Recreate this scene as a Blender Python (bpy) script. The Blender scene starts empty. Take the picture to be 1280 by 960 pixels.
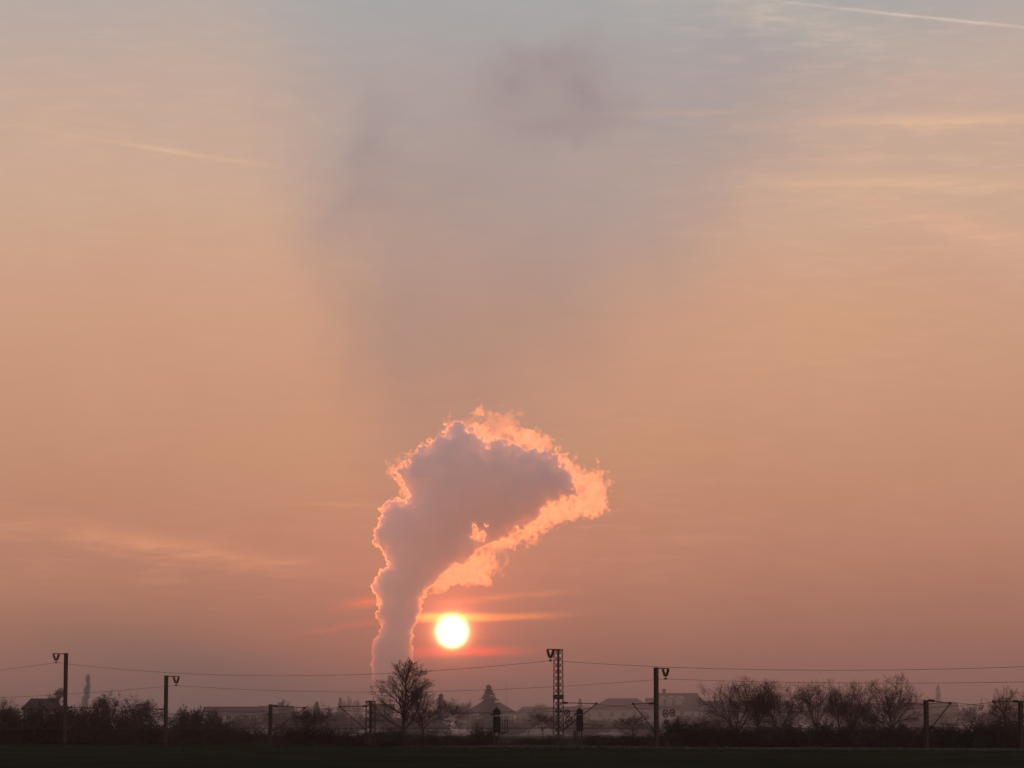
import bpy, math, random
import numpy as np
from mathutils import Vector, Matrix

R = math.radians
scene = bpy.context.scene
C = scene.collection

# ------------------------------------------------------------------ camera
F = 3724.0                       # focal length in pixels of a 1280 px wide frame (hfov about 19.5 deg)
PITCH = math.atan(431 / F)       # horizon at y = 911
CAM_Z = 1.55
cam_d = bpy.data.cameras.new('camera')
cam = bpy.data.objects.new('camera', cam_d)
C.objects.link(cam)
cam_d.sensor_width = 36.0
cam_d.lens = 36.0 * F / 1280.0
cam_d.clip_start = 0.5
cam_d.clip_end = 80000
cam.location = (0, 0, CAM_Z)
cam.rotation_euler = (math.pi / 2 + PITCH, 0, 0)
scene.camera = cam


def ray(px, py):
    u = (px - 640) / F
    v = (480 - py) / F
    return Vector((u, math.cos(PITCH) - v * math.sin(PITCH), math.sin(PITCH) + v * math.cos(PITCH)))


def at(px, py, D):
    d = ray(px, py)
    return Vector((0, 0, CAM_Z)) + d * (D / d.y)


def azel(px, py):
    d = ray(px, py).normalized()
    return math.degrees(math.atan2(d.x, d.y)), math.degrees(math.asin(d.z))


def lin(r, g, b):
    f = lambda c: (c / 255 / 12.92) if c / 255 <= 0.04045 else ((c / 255 + 0.055) / 1.055) ** 2.4
    return (f(r), f(g), f(b))


# ------------------------------------------------------------------ world: hazy sunset sky
SUN_AZ, SUN_EL = azel(565, 790)
SKY_STRENGTH = 0.1
world = bpy.data.worlds.new('World')
scene.world = world
world.use_nodes = True
world.cycles.sampling_method = 'MANUAL'
world.cycles.sample_map_resolution = 512
wt = world.node_tree
wt.nodes.clear()


class NB:
    """tiny expression builder for shader nodes"""
    def __init__(self, tree):
        self.t = tree

    def m(self, op, a, b=None, c=None, clamp=False):
        n = self.t.nodes.new('ShaderNodeMath')
        n.operation = op
        n.use_clamp = clamp
        for i, v in enumerate((a, b, c)):
            if v is None:
                continue
            if hasattr(v, 'is_linked'):
                self.t.links.new(v, n.inputs[i])
            else:
                n.inputs[i].default_value = v
        return n.outputs[0]

    def smooth(self, x, lo, hi):
        n = self.t.nodes.new('ShaderNodeMapRange')
        n.interpolation_type = 'SMOOTHSTEP'
        for k, v in (('Value', x), ('From Min', lo), ('From Max', hi)):
            if hasattr(v, 'is_linked'):
                self.t.links.new(v, n.inputs[k])
            else:
                n.inputs[k].default_value = v
        return n.outputs[0]

    def vec(self, x, y, z=0.0):
        n = self.t.nodes.new('ShaderNodeCombineXYZ')
        for i, v in enumerate((x, y, z)):
            if hasattr(v, 'is_linked'):
                self.t.links.new(v, n.inputs[i])
            else:
                n.inputs[i].default_value = v
        return n.outputs[0]

    def noise(self, vec, scale, detail=4.0, rough=0.55, dist=0.0):
        n = self.t.nodes.new('ShaderNodeTexNoise')
        self.t.links.new(vec, n.inputs['Vector'])
        n.inputs['Scale'].default_value = scale
        n.inputs['Detail'].default_value = detail
        n.inputs['Roughness'].default_value = rough
        n.inputs['Distortion'].default_value = dist
        return n.outputs[0]

    def ramp(self, fac, stops):
        n = self.t.nodes.new('ShaderNodeValToRGB')
        self.t.links.new(fac, n.inputs[0])
        els = n.color_ramp.elements
        while len(els) < len(stops):
            els.new(0.5)
        for e, (p, c) in zip(els, stops):
            e.position = p
            e.color = (*c, 1)
        return n.outputs[0]

    def mix(self, fac, a, b, mode='MIX'):
        n = self.t.nodes.new('ShaderNodeMix')
        n.data_type = 'RGBA'
        n.blend_type = mode
        n.clamp_factor = False
        for sock, v in ((n.inputs[0], fac), (n.inputs[6], a), (n.inputs[7], b)):
            if hasattr(v, 'is_linked'):
                self.t.links.new(v, sock)
            elif isinstance(v, (int, float)):
                sock.default_value = v
            else:
                sock.default_value = (*v, 1)
        return n.outputs[2]


W = NB(wt)
tc = wt.nodes.new('ShaderNodeTexCoord')
sep = wt.nodes.new('ShaderNodeSeparateXYZ')
wt.links.new(tc.outputs['Generated'], sep.inputs[0])
dx_, dy_, dz_ = sep.outputs
DEG = 180 / math.pi
AZ = W.m('MULTIPLY', W.m('ARCTAN2', dx_, dy_), DEG)
EL = W.m('MULTIPLY', W.m('ARCSINE', W.m('MINIMUM', W.m('MAXIMUM', dz_, -1.0), 1.0)), DEG)
P = W.vec(AZ, EL)
# turbulent air: soft warps of the sky coordinates
n1 = W.noise(P, 0.35, 3, 0.5)
n2 = W.noise(W.vec(EL, AZ, 3.7), 0.35, 3, 0.5)
nf = W.noise(W.vec(W.m('MULTIPLY', AZ, 0.6), W.m('MULTIPLY', EL, 3.2), 8.1), 1.6, 5, 0.62)     # fine streaky cirrus
nfib = W.noise(W.vec(W.m('MULTIPLY', AZ, 1.2), W.m('MULTIPLY', EL, 11.0), 5.5), 1.0, 4, 0.6)
ngrain = W.noise(W.vec(AZ, W.m('MULTIPLY', EL, 1.4), 1.3), 5.0, 4, 0.65)
AZW = W.m('ADD', AZ, W.m('MULTIPLY', W.m('SUBTRACT', n1, 0.5), 2.6))
ELW = W.m('ADD', EL, W.m('MULTIPLY', W.m('SUBTRACT', n2, 0.5), 1.6))
AZF = W.m('ADD', AZ, W.m('MULTIPLY', W.m('SUBTRACT', ngrain, 0.5), 0.5))
ELF = W.m('ADD', EL, W.m('ADD', W.m('MULTIPLY', W.m('SUBTRACT', nf, 0.5), 0.26), W.m('MULTIPLY', W.m('SUBTRACT', nfib, 0.5), 0.10)))


def elr(y):
    return (azel(640, y)[1] + 2) / 60.0


def stops(lst):
    out = [(0.0, lin(*lst[0][1]))]
    for y, c in lst:
        out.append((elr(y), lin(*c)))
    return out


clear_stops = stops([(905, (152, 108, 94)), (850, (158, 114, 99)), (790, (171, 121, 101)), (690, (184, 131, 109)), (560, (195, 145, 118)),
                     (400, (205, 158, 131)), (250, (206, 170, 147)), (110, (197, 171, 156)), (0, (183, 172, 166))]) + \
    [(0.45, lin(172, 160, 158)), (0.8, lin(132, 132, 142))]
veil_stops = stops([(905, (152, 108, 94)), (850, (157, 114, 99)), (790, (168, 121, 102)), (690, (179, 131, 110)), (560, (178, 137, 118)),
                    (400, (175, 144, 131)), (250, (172, 154, 148)), (110, (171, 161, 159)), (0, (168, 168, 167))]) + \
    [(0.45, lin(165, 160, 162)), (0.8, lin(132, 132, 142))]
ELR = W.m('DIVIDE', W.m('ADD', ELW, 2.0), 60.0)
clear = W.ramp(ELR, clear_stops)
veil = W.ramp(ELR, veil_stops)
# the grey fan of old steam and its shadow, spreading upward above the plume
nb = W.noise(W.vec(AZ, EL, 12.4), 0.22, 4, 0.6)
AZB = W.m('ADD', AZ, W.m('MULTIPLY', W.m('SUBTRACT', nb, 0.5), 3.4))
fan_l = W.smooth(AZB, W.m('SUBTRACT', W.m('MULTIPLY', EL, -0.33), 1.9), W.m('SUBTRACT', W.m('MULTIPLY', EL, -0.14), 0.6))
fan_r = W.smooth(AZB, W.m('SUBTRACT', W.m('MULTIPLY', EL, 0.86), 7.0), W.m('SUBTRACT', W.m('MULTIPLY', EL, 0.98), 3.0))
fan = W.m('MULTIPLY', fan_l, W.m('SUBTRACT', 1.0, fan_r))
fan = W.m('MULTIPLY', fan, W.m('SUBTRACT', 1.0, W.smooth(EL, 22.0, 45.0)))
fan = W.m('MULTIPLY', fan, W.m('ADD', 0.62, W.m('MULTIPLY', n1, 0.72)), clamp=True)
sky_c = W.mix(fan, clear, veil)
# faint unevenness of the thin high cloud
sky_c = W.mix(W.m('MULTIPLY', W.m('SUBTRACT', nf, 0.42), 0.55), sky_c, W.mix(1.0, sky_c, (1.16, 1.10, 1.07), 'MULTIPLY'))


FINE = W.vec(AZF, ELF)
BARS = W.vec(AZF, W.m('ADD', EL, W.m('ADD', W.m('MULTIPLY', W.m('SUBTRACT', nf, 0.5), 0.10), W.m('MULTIPLY', W.m('SUBTRACT', nfib, 0.5), 0.07))))
TRAIL = W.vec(AZ, W.m('ADD', EL, W.m('MULTIPLY', W.m('SUBTRACT', nfib, 0.5), 0.035)))      # fresh contrails stay straight


def blob(px, py, half_len, half_wid, tilt=0.0, vec=None, spread=2.1):
    """soft patch of cloud in sky angles; sizes in degrees"""
    a0, e0 = azel(px, py)
    mp = wt.nodes.new('ShaderNodeMapping')
    mp.vector_type = 'TEXTURE'
    mp.inputs['Location'].default_value = (a0, e0, 0)
    mp.inputs['Rotation'].default_value = (0, 0, R(tilt))
    mp.inputs['Scale'].default_value = (half_len * spread, half_wid * spread, 1)
    wt.links.new(vec or FINE, mp.inputs['Vector'])
    gt = wt.nodes.new('ShaderNodeTexGradient')
    gt.gradient_type = 'QUADRATIC_SPHERE'
    wt.links.new(mp.outputs[0], gt.inputs['Vector'])
    return gt.outputs['Fac']


PX = 1 / 65.0
streaky = W.m('MULTIPLY', W.m('ADD', 0.55, W.m('MULTIPLY', W.smooth(nf, 0.25, 0.75), 1.0)), W.m('ADD', 0.45, W.m('MULTIPLY', nfib, 1.1)))
# (x, y, half length px, half width px, tilt deg, strength, colour it tends to)
cloud_list = [
    # contrails and cirrus bands, upper right
    (1160, 22, 230, 1.9, -7.6, 0.65, (230, 203, 186)),
    (1000, 28, 190, 24, -14, 0.6, (200, 185, 170)),
    (1200, 152, 175, 9, -1, 1.05, (226, 184, 154)),
    (860, 141, 110, 4, 0, 0.45, (196, 170, 153)),
    (1150, 230, 190, 10, -1, 0.9, (223, 182, 150)),
    (1220, 290, 160, 18, -16, 0.75, (224, 176, 146)),
    (1050, 405, 130, 70, 4, 0.45, (213, 162, 126)),
    # upper left
    (215, 189, 105, 3.2, -7.5, 0.75, (224, 184, 152)),
    (60, 165, 90, 40, -12, 0.35, (215, 175, 148)),
    # lower left wing of cirrus
    (215, 684, 130, 13, -9, 1.0, (216, 150, 116)),
    (60, 662, 160, 17, -5, 0.5, (205, 145, 115)),
    (345, 702, 40, 2.4, 4, 0.6, (212, 147, 112)),
    (420, 631, 50, 2.4, 0, 0.65, (212, 152, 112)),
    # streaks round the sun
    (460, 752, 34, 7, 12, 0.75, (246, 134, 100)),
    (430, 784, 60, 3.2, 9, 0.65, (228, 124, 98)),
    (604, 772, 78, 3.8, 2, 1.2, (285, 165, 98)),
    (560, 771, 42, 4.0, 0, 1.7, (320, 232, 120)),
    (610, 748, 72, 3.5, 5, 0.75, (238, 144, 104)),
    (545, 800, 45, 4, 5, 0.6, (232, 112, 84)),
    (572, 815, 66, 5.5, 1, 1.35, (330, 124, 90)),
]
for (x, y, hl, hw, tilt, k, col) in cloud_list:
    b = W.m('MULTIPLY', blob(x, y, hl * PX, hw * PX, tilt, TRAIL if y in (22, 189) else (BARS if 745 < y < 820 else None)), W.m('MULTIPLY', streaky, k), clamp=True)
    sky_c = W.mix(b, sky_c, lin(*col))
# combed-out cirrus: fine wisps within broad areas
comb = W.m('MULTIPLY', W.smooth(nf, 0.46, 0.72), W.m('ADD', 0.4, nfib))
for (x, y, hl, hw, tilt, k, col) in [(1150, 215, 260, 150, -6, .42, (226, 186, 160)), (150, 120, 240, 130, -6, .25, (218, 188, 168)), (150, 690, 240, 60, -6, .4, (214, 152, 122)),
                                     (760, 640, 260, 120, 4, .3, (214, 156, 126)), (1000, 20, 240, 60, -10, .3, (214, 196, 180))]:
    b = W.m('MULTIPLY', blob(x, y, hl * PX, hw * PX, tilt), W.m('MULTIPLY', comb, k), clamp=True)
    sky_c = W.mix(b, sky_c, lin(*col))
# darker puffs of drifted steam, top centre
np1 = W.noise(W.vec(AZ, EL, 21.0), 0.9, 4, 0.62)
np2 = W.noise(W.vec(AZ, EL, 47.0), 0.9, 4, 0.62)
PUFF = W.vec(W.m('ADD', AZ, W.m('MULTIPLY', W.m('SUBTRACT', np1, .5), 1.5)), W.m('ADD', EL, W.m('MULTIPLY', W.m('SUBTRACT', np2, .5), 1.5)))
for (x, y, hl, hw, tilt, k) in [(640, 108, 46, 40, 20, .75), (732, 112, 50, 48, -30, .85), (690, 158, 80, 24, 8, .6), (690, 74, 52, 22, 0, .6),
                                (465, 180, 60, 24, 78, .5), (440, 262, 60, 34, 30, .5), (570, 235, 80, 30, 14, .2)]:
    b = W.m('MULTIPLY', blob(x, y, hl * PX, hw * PX, tilt, PUFF), k, clamp=True)
    sky_c = W.mix(b, sky_c, lin(154, 140, 141))
# aureole: light scattered forward round the sun
sd = (math.sin(R(SUN_AZ)) * math.cos(R(SUN_EL)), math.cos(R(SUN_AZ)) * math.cos(R(SUN_EL)), math.sin(R(SUN_EL)))
ax = W.m('SUBTRACT', AZ, SUN_AZ)
ay = W.m('SUBTRACT', EL, SUN_EL)
ang = W.m('SQRT', W.m('ADD', W.m('MULTIPLY', ax, ax), W.m('MULTIPLY', ay, ay)))
for (width, col) in ((0.035, (9.0, 5.0, 1.9)), (0.12, (1.5, 0.62, 0.2)), (0.42, (1.0, 0.12, 0.042)), (1.5, (0.24, 0.03, 0.018))):
    g = W.m('POWER', 2.71828, W.m('MULTIPLY', W.m('MAXIMUM', W.m('SUBTRACT', ang, 0.27), 0.0), -1 / width))
    sky_c = W.mix(g, sky_c, col, 'ADD')
# the sky is brightest toward the sun and cooler and dimmer behind the viewer
away = W.smooth(W.m('ABSOLUTE', AZ), 20.0, 170.0)
sky_c = W.mix(away, sky_c, W.mix(1.0, sky_c, (1.0, 0.88, 0.86), 'MULTIPLY'))
# clear-air component
nish = wt.nodes.new('ShaderNodeTexSky')
nish.sky_type = 'NISHITA'
nish.sun_disc = False
nish.sun_elevation = R(SUN_EL)
nish.sun_rotation = R(SUN_AZ)
nish.altitude = 100
nish.air_density = 1.6
nish.dust_density = 4.0
nish.ozone_density = 1.5
sky_c = W.mix(1.0, sky_c, (0.99 / SKY_STRENGTH, 1.005 / SKY_STRENGTH, 1.03 / SKY_STRENGTH), 'MULTIPLY')
sky_c = W.mix(0.06, sky_c, nish.outputs[0])
bg = wt.nodes.new('ShaderNodeBackground')
bg.inputs['Strength'].default_value = SKY_STRENGTH
wt.links.new(sky_c, bg.inputs['Color'])
wo = wt.nodes.new('ShaderNodeOutputWorld')
wt.links.new(bg.outputs[0], wo.inputs['Surface'])

# ------------------------------------------------------------------ sun lamp
sun_d = bpy.data.lights.new('sun_light', 'SUN')
sun_d.energy = 1.65
sun_d.angle = R(0.53)
sun_d.color = (1.0, 0.19, 0.035)
sun_l = bpy.data.objects.new('sun_light', sun_d)
C.objects.link(sun_l)
sun_l.rotation_euler = Vector(sd).to_track_quat('Z', 'Y').to_euler()

# ------------------------------------------------------------------ exposure and sampling
scene.view_settings.view_transform = 'Standard'
scene.view_settings.look = 'None'
scene.view_settings.exposure = 0
scene.view_settings.gamma = 1
scene.view_settings.use_curve_mapping = False
scene.cycles.use_denoising = True
scene.cycles.max_bounces = 64
scene.cycles.diffuse_bounces = 2
scene.cycles.volume_bounces = 48

rng = random.Random(7)


# ------------------------------------------------------------------ helpers
def link(o, parent=None):
    C.objects.link(o)
    if parent:
        o.parent = parent
    return o


def tag(o, label=None, cat=None, group=None, kind=None):
    if label:
        o['label'] = label
    if cat:
        o['category'] = cat
    if group:
        o['group'] = group
    if kind:
        o['kind'] = kind
    return o


def thing(name, label, cat, loc=(0, 0, 0), rz=0.0, group=None):
    o = bpy.data.objects.new(name, None)
    o.empty_display_size = 0.2
    link(o)
    o.location = loc
    o.rotation_euler = (0, 0, rz)
    return tag(o, label, cat, group)


class MB:
    """collects vertices and faces for one mesh"""
    def __init__(self):
        self.v = []
        self.f = []

    def add(self, vs, fs):
        b = len(self.v)
        self.v += [tuple(x) for x in vs]
        self.f += [tuple(b + i for i in f) for f in fs]
        return self

    def box(self, c, s, rz=0.0):
        cx, cy, cz = c
        hx, hy, hz = s[0] / 2, s[1] / 2, s[2] / 2
        ca, sa = math.cos(rz), math.sin(rz)
        vs = []
        for z in (-hz, hz):
            for (x, y) in ((-hx, -hy), (hx, -hy), (hx, hy), (-hx, hy)):
                vs.append((cx + x * ca - y * sa, cy + x * sa + y * ca, cz + z))
        return self.add(vs, [(0, 3, 2, 1), (4, 5, 6, 7), (0, 1, 5, 4), (1, 2, 6, 5), (2, 3, 7, 6), (3, 0, 4, 7)])

    def tube(self, pts, radii, n=6, cap=True):
        pts = [Vector(p) for p in pts]
        if not hasattr(radii, '__len__'):
            radii = [radii] * len(pts)
        b = len(self.v)
        d0 = (pts[1] - pts[0]).normalized()
        ref = Vector((0, 0, 1)) if abs(d0.z) < 0.9 else Vector((1, 0, 0))
        for i, p in enumerate(pts):
            d = (pts[min(i + 1, len(pts) - 1)] - pts[max(i - 1, 0)]).normalized()
            s = d.cross(ref)
            if s.length < 1e-6:
                s = d.orthogonal()
            s.normalize()
            t = s.cross(d)
            for k in range(n):
                a = 2 * math.pi * k / n
                q = p + (s * math.cos(a) + t * math.sin(a)) * radii[i]
                self.v.append((q.x, q.y, q.z))
        for i in range(len(pts) - 1):
            for k in range(n):
                a, c = b + i * n + k, b + i * n + (k + 1) % n
                self.f.append((a, c, c + n, a + n))
        if cap:
            self.f.append(tuple(b + k for k in reversed(range(n))))
            e = b + (len(pts) - 1) * n
            self.f.append(tuple(e + k for k in range(n)))
        return self

    def mesh(self, name, mat, smooth=False):
        me = bpy.data.meshes.new(name)
        me.from_pydata(self.v, [], self.f)
        if mat:
            me.materials.append(mat)
        if smooth:
            me.polygons.foreach_set('use_smooth', [True] * len(me.polygons))
        me.update()
        return me

    def build(self, name, mat, parent=None, smooth=False):
        return link(bpy.data.objects.new(name, self.mesh(name, mat, smooth)), parent)


def np_mesh(name, v, f, mat):
    me = bpy.data.meshes.new(name)
    v = np.asarray(v, dtype=np.float32)
    f = np.asarray(f, dtype=np.int32)
    n, k = f.shape
    me.vertices.add(len(v))
    me.vertices.foreach_set('co', v.ravel())
    me.loops.add(n * k)
    me.loops.foreach_set('vertex_index', f.ravel())
    me.polygons.add(n)
    me.polygons.foreach_set('loop_start', np.arange(0, n * k, k, dtype=np.int32))
    me.update(calc_edges=True)
    me.validate()
    if mat:
        me.materials.append(mat)
    return me


def copy_tree(o, parent=None):
    c = o.copy()
    link(c, parent)
    for ch in o.children:
        copy_tree(ch, c)
    return c


MATS = {}


def mat(name, c1, c2=None, scale=4.0, rough=0.85, detail=5.0, bump=0.0, metallic=0.0):
    if name in MATS:
        return MATS[name]
    m = bpy.data.materials.new(name)
    m.use_nodes = True
    t = m.node_tree
    b = NB(t)
    p = t.nodes['Principled BSDF']
    p.inputs['Roughness'].default_value = rough
    p.inputs['Metallic'].default_value = metallic
    p.inputs['Specular IOR Level'].default_value = 0.0 if rough > 0.84 else 0.25
    g = t.nodes.new('ShaderNodeTexCoord')
    n = b.noise(g.outputs['Object'], scale, detail, 0.6)
    c2 = c2 or tuple(x * 0.6 for x in c1)
    r = b.ramp(n, [(0.3, c2), (0.7, c1)])
    t.links.new(r, p.inputs['Base Color'])
    if bump:
        bn = t.nodes.new('ShaderNodeBump')
        bn.inputs['Strength'].default_value = bump
        t.links.new(n, bn.inputs['Height'])
        t.links.new(bn.outputs[0], p.inputs['Normal'])
    MATS[name] = m
    return m


GRASS = mat('field_grass', (0.032, 0.038, 0.022), (0.014, 0.018, 0.010), 0.12, 0.95, 9, 0.3)
BLADE = mat('grass_blade', (0.040, 0.055, 0.020), (0.020, 0.028, 0.012), 2.0, 0.9)
SOIL = mat('cutting_soil', (0.055, 0.050, 0.030), (0.030, 0.030, 0.016), 0.5, 0.95, 8, 0.3)
TOWN = mat('town_soil', (0.050, 0.055, 0.030), (0.035, 0.032, 0.02), 0.1, 0.95, 8)
GRAVEL = mat('path_gravel', (0.075, 0.072, 0.063), (0.04, 0.039, 0.033), 1.5, 0.95, 8, 0.3)
BALLAST = mat('ballast', (0.14, 0.12, 0.10), (0.07, 0.06, 0.05), 6, 0.95, 8, 0.4)
BARK = mat('bark', (0.052, 0.045, 0.038), (0.028, 0.024, 0.021), 3, 0.95)
TWIG = mat('twig', (0.056, 0.046, 0.040), (0.032, 0.027, 0.024), 2, 0.95)
LEAF = mat('dry_leaf', (0.048, 0.052, 0.038), (0.026, 0.030, 0.022), 1.2, 0.9)
NEEDLE = mat('needle', (0.030, 0.045, 0.022), (0.016, 0.024, 0.014), 1.5, 0.9)
STEEL = mat('mast_steel', (0.075, 0.060, 0.050), (0.045, 0.032, 0.026), 5, 0.7)
DARK = mat('fitting_metal', (0.045, 0.036, 0.032), (0.025, 0.02, 0.018), 6, 0.6)
CERAMIC = mat('insulator_brown', (0.060, 0.025, 0.016), (0.04, 0.018, 0.012), 8, 0.35)
CONCRETE = mat('concrete', (0.24, 0.23, 0.21), (0.15, 0.145, 0.13), 3, 0.9)
WIRE = mat('wire_copper', (0.045, 0.032, 0.026), (0.03, 0.022, 0.018), 3, 0.6)
SIGNAL = mat('signal_black', (0.022, 0.021, 0.022), (0.013, 0.013, 0.014), 5, 0.6)
ROOF_R = mat('roof_tile_red', (0.14, 0.060, 0.042), (0.085, 0.042, 0.034), 2.5, 0.85)
ROOF_D = mat('roof_tile_dark', (0.075, 0.058, 0.055), (0.045, 0.038, 0.038), 2.5, 0.85)
PLASTER = mat('plaster_pale', (0.38, 0.36, 0.33), (0.30, 0.28, 0.26), 0.8, 0.9)
PLASTER2 = mat('plaster_ochre', (0.24, 0.20, 0.16), (0.18, 0.15, 0.12), 0.8, 0.9)
FRAME = mat('window_frame', (0.35, 0.34, 0.33), (0.3, 0.29, 0.28), 3, 0.5)
BRICK = mat('chimney_brick', (0.17, 0.07, 0.05), (0.11, 0.05, 0.04), 5, 0.9)
DOOR = mat('door_wood', (0.09, 0.05, 0.03), (0.06, 0.035, 0.02), 4, 0.6)
GLASS = mat('pane_glass', (0.03, 0.035, 0.04), (0.02, 0.025, 0.03), 1, 0.08)

# ------------------------------------------------------------------ ground: field, railway cutting, land beyond
CR_P = at(1280, 938, 214)            # on the field edge, right
CR_L = at(0, 930, 310)
CR_T = Vector((CR_P.x - CR_L.x, CR_P.y - CR_L.y, 0)).normalized()      # along the edge, toward right and nearer
CR_N = Vector((-CR_T.y, CR_T.x, 0))                                      # away from the viewer
CR_O = Vector((CR_L.x, CR_L.y, 0))
RAIL_Z = CAM_Z - 5.5


def st(x, y):
    d = Vector((x, y, 0)) - CR_O
    return d.dot(CR_N), d.dot(CR_T)


def smoothf(x):
    x = max(0.0, min(1.0, x))
    return x * x * (3 - 2 * x)


def hash_noise(x, y):
    return math.sin(x * 0.31 + 1.3) * math.sin(y * 0.23 + 0.7) * 0.5 + math.sin(x * 0.9 + y * 0.7) * 0.2 + math.sin(x * 0.07 - y * 0.13) * 0.5


def ground_z(x, y):
    s, t = st(x, y)
    if s <= 0:
        return 0.05 * hash_noise(s, t) * smoothf((s + 150) / 60)
    z = RAIL_Z * smoothf(s / 9.0) + 0.05 * hash_noise(s, t) * (1 - smoothf(s / 9))
    if s > 36:
        z += (-3.0 - RAIL_Z) * smoothf((s - 36) / 10.0) + 3.2 * smoothf((s - 46) / 60.0) + 0.15 * hash_noise(s * .3, t * .3) * smoothf((s - 46) / 30)
    return z


def sheet(name, ss, ts, m):
    vs = []
    for s in ss:
        for t in ts:
            p = CR_O + CR_N * s + CR_T * t
            vs.append((p.x, p.y, ground_z(p.x, p.y)))
    nt = len(ts)
    fs = [(i * nt + j, i * nt + j + 1, (i + 1) * nt + j + 1, (i + 1) * nt + j) for i in range(len(ss) - 1) for j in range(nt - 1)]
    o = link(bpy.data.objects.new(name, np_mesh(name, vs, fs, m)))
    tag(o, kind='structure')
    return o


ts = [-2600, -1500, -700, -300, -150] + [-100 + 2.5 * i for i in range(105)] + [180, 260, 500, 1000, 2000]
sheet('field', [-2400, -1200, -600, -450, -300, -220, -170, -140] + [-118 + 2 * i for i in range(60)], ts, GRASS)
sheet('railway_cutting', [0, 1, 2, 3, 4.5, 6, 7.5, 9, 14, 20, 28, 36, 38, 40, 43, 46], ts, SOIL)
sheet('land_beyond', [46, 60, 80, 110, 150, 200, 280, 400, 700, 1200, 2000, 3200], ts, TOWN)

# gravel path and a low bank along the field edge, right half
mb = MB()
prof = [(-3.6, -0.02), (-3.3, 0.09), (-3.0, 0.13), (-0.6, 0.17), (-0.2, 0.10), (0.3, -0.15)]
ns = 70
for i in range(ns):
    t = 58 + i * 1.45
    for (s, h) in prof:
        w = 0.10 * math.sin(t * 0.6) + 0.05 * math.sin(t * 1.7)
        p = CR_O + CR_N * (s + w) + CR_T * t
        hh = h * smoothf(i / 14.0) + 0.012 * math.sin(t * 2.1 + s) - 0.03 * (1 - smoothf(i / 6.0))
        mb.v.append((p.x, p.y, ground_z(p.x, p.y) + hh))
k = len(prof)
for i in range(ns - 1):
    for j in range(k - 1):
        mb.f.append((i * k + j, (i + 1) * k + j, (i + 1) * k + j + 1, i * k + j + 1))
tag(mb.build('gravel_path', GRAVEL), kind='structure')

# rough grass along the field edge: nobody could count it
g = MB()
gr = random.Random(3)
for i in range(9000):
    t = gr.uniform(-40, 150)
    s = -abs(gr.gauss(0, 22)) + gr.uniform(-0.5, 1.6)
    if t > 62 and -4.2 < s < 0.5 and gr.random() < 0.93:
        continue
    p = CR_O + CR_N * s + CR_T * t
    z = ground_z(p.x, p.y)
    edge = 1.0 if s > -2 else 0.55
    for q in range(3):
        h = gr.uniform(0.06, 0.22) * edge * (1.6 if gr.random() < 0.06 else 1)
        a = gr.uniform(0, math.pi)
        ox, oy = gr.uniform(-.12, .12), gr.uniform(-.12, .12)
        w = gr.uniform(0.012, 0.03)
        lx, ly = gr.uniform(-.08, .08), gr.uniform(-.08, .08)
        g.add([(p.x + ox - w * math.cos(a), p.y + oy - w * math.sin(a), z - .02), (p.x + ox + w * math.cos(a), p.y + oy + w * math.sin(a), z - .02),
               (p.x + ox + lx, p.y + oy + ly, z + h)], [(0, 1, 2)])
for i in range(1500):                                   # taller weeds and stalks at the very edge, in drifts
    t = gr.uniform(-40, 150)
    if math.sin(t * .37) + math.sin(t * .13 + 2) + gr.gauss(0, .6) < .3:
        continue
    p = CR_O + CR_N * gr.uniform(-5.5, 1.5) + CR_T * t
    z = ground_z(p.x, p.y)
    for q in range(4):
        h = gr.uniform(.18, .5)
        ox, oy = gr.uniform(-.2, .2), gr.uniform(-.2, .2)
        w, a = .025, gr.uniform(0, 3.14)
        g.add([(p.x + ox - w * math.cos(a), p.y + oy - w * math.sin(a), z - .02), (p.x + ox + w * math.cos(a), p.y + oy + w * math.sin(a), z - .02),
               (p.x + ox + gr.uniform(-.15, .15), p.y + oy + gr.uniform(-.15, .15), z + h)], [(0, 1, 2)])
tag(g.build('grass', BLADE), 'rough dark grass growing along the far field edge', 'grass', kind='stuff')

# ------------------------------------------------------------------ the sun itself
sm = bpy.data.materials.new('sun_surface')
sm.use_nodes = True
sm.node_tree.nodes.clear()
em = sm.node_tree.nodes.new('ShaderNodeEmission')
em.inputs['Color'].default_value = (1.0, 0.80, 0.50, 1)
em.inputs['Strength'].default_value = 9.0
so = sm.node_tree.nodes.new('ShaderNodeOutputMaterial')
tb = sm.node_tree.nodes.new('ShaderNodeBsdfTransparent')      # a glowing ball of gas: the lamp's light passes through it
ad = sm.node_tree.nodes.new('ShaderNodeAddShader')
sm.node_tree.links.new(em.outputs[0], ad.inputs[0])
sm.node_tree.links.new(tb.outputs[0], ad.inputs[1])
sm.node_tree.links.new(ad.outputs[0], so.inputs['Surface'])
sm.cycles.emission_sampling = 'NONE'
SUN_D = 40000.0
mb = MB()
rad = SUN_D * 16.2 / F
nu, nv = 48, 24
for j in range(nv + 1):
    th = math.pi * j / nv
    for i in range(nu):
        a = 2 * math.pi * i / nu
        mb.v.append((rad * math.sin(th) * math.cos(a), rad * math.sin(th) * math.sin(a), rad * math.cos(th)))
for j in range(nv):
    for i in range(nu):
        mb.f.append((j * nu + i, j * nu + (i + 1) % nu, (j + 1) * nu + (i + 1) % nu, (j + 1) * nu + i))
sun_o = mb.build('sun', sm, smooth=True)
sun_o.location = Vector((0, 0, CAM_Z)) + Vector(sd) * SUN_D
tag(sun_o, 'blazing white setting sun disc low in the orange haze', 'sun')

# ------------------------------------------------------------------ steam plume of a far cooling tower
PL_D = 4200.0
KPX = PL_D / F


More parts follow.
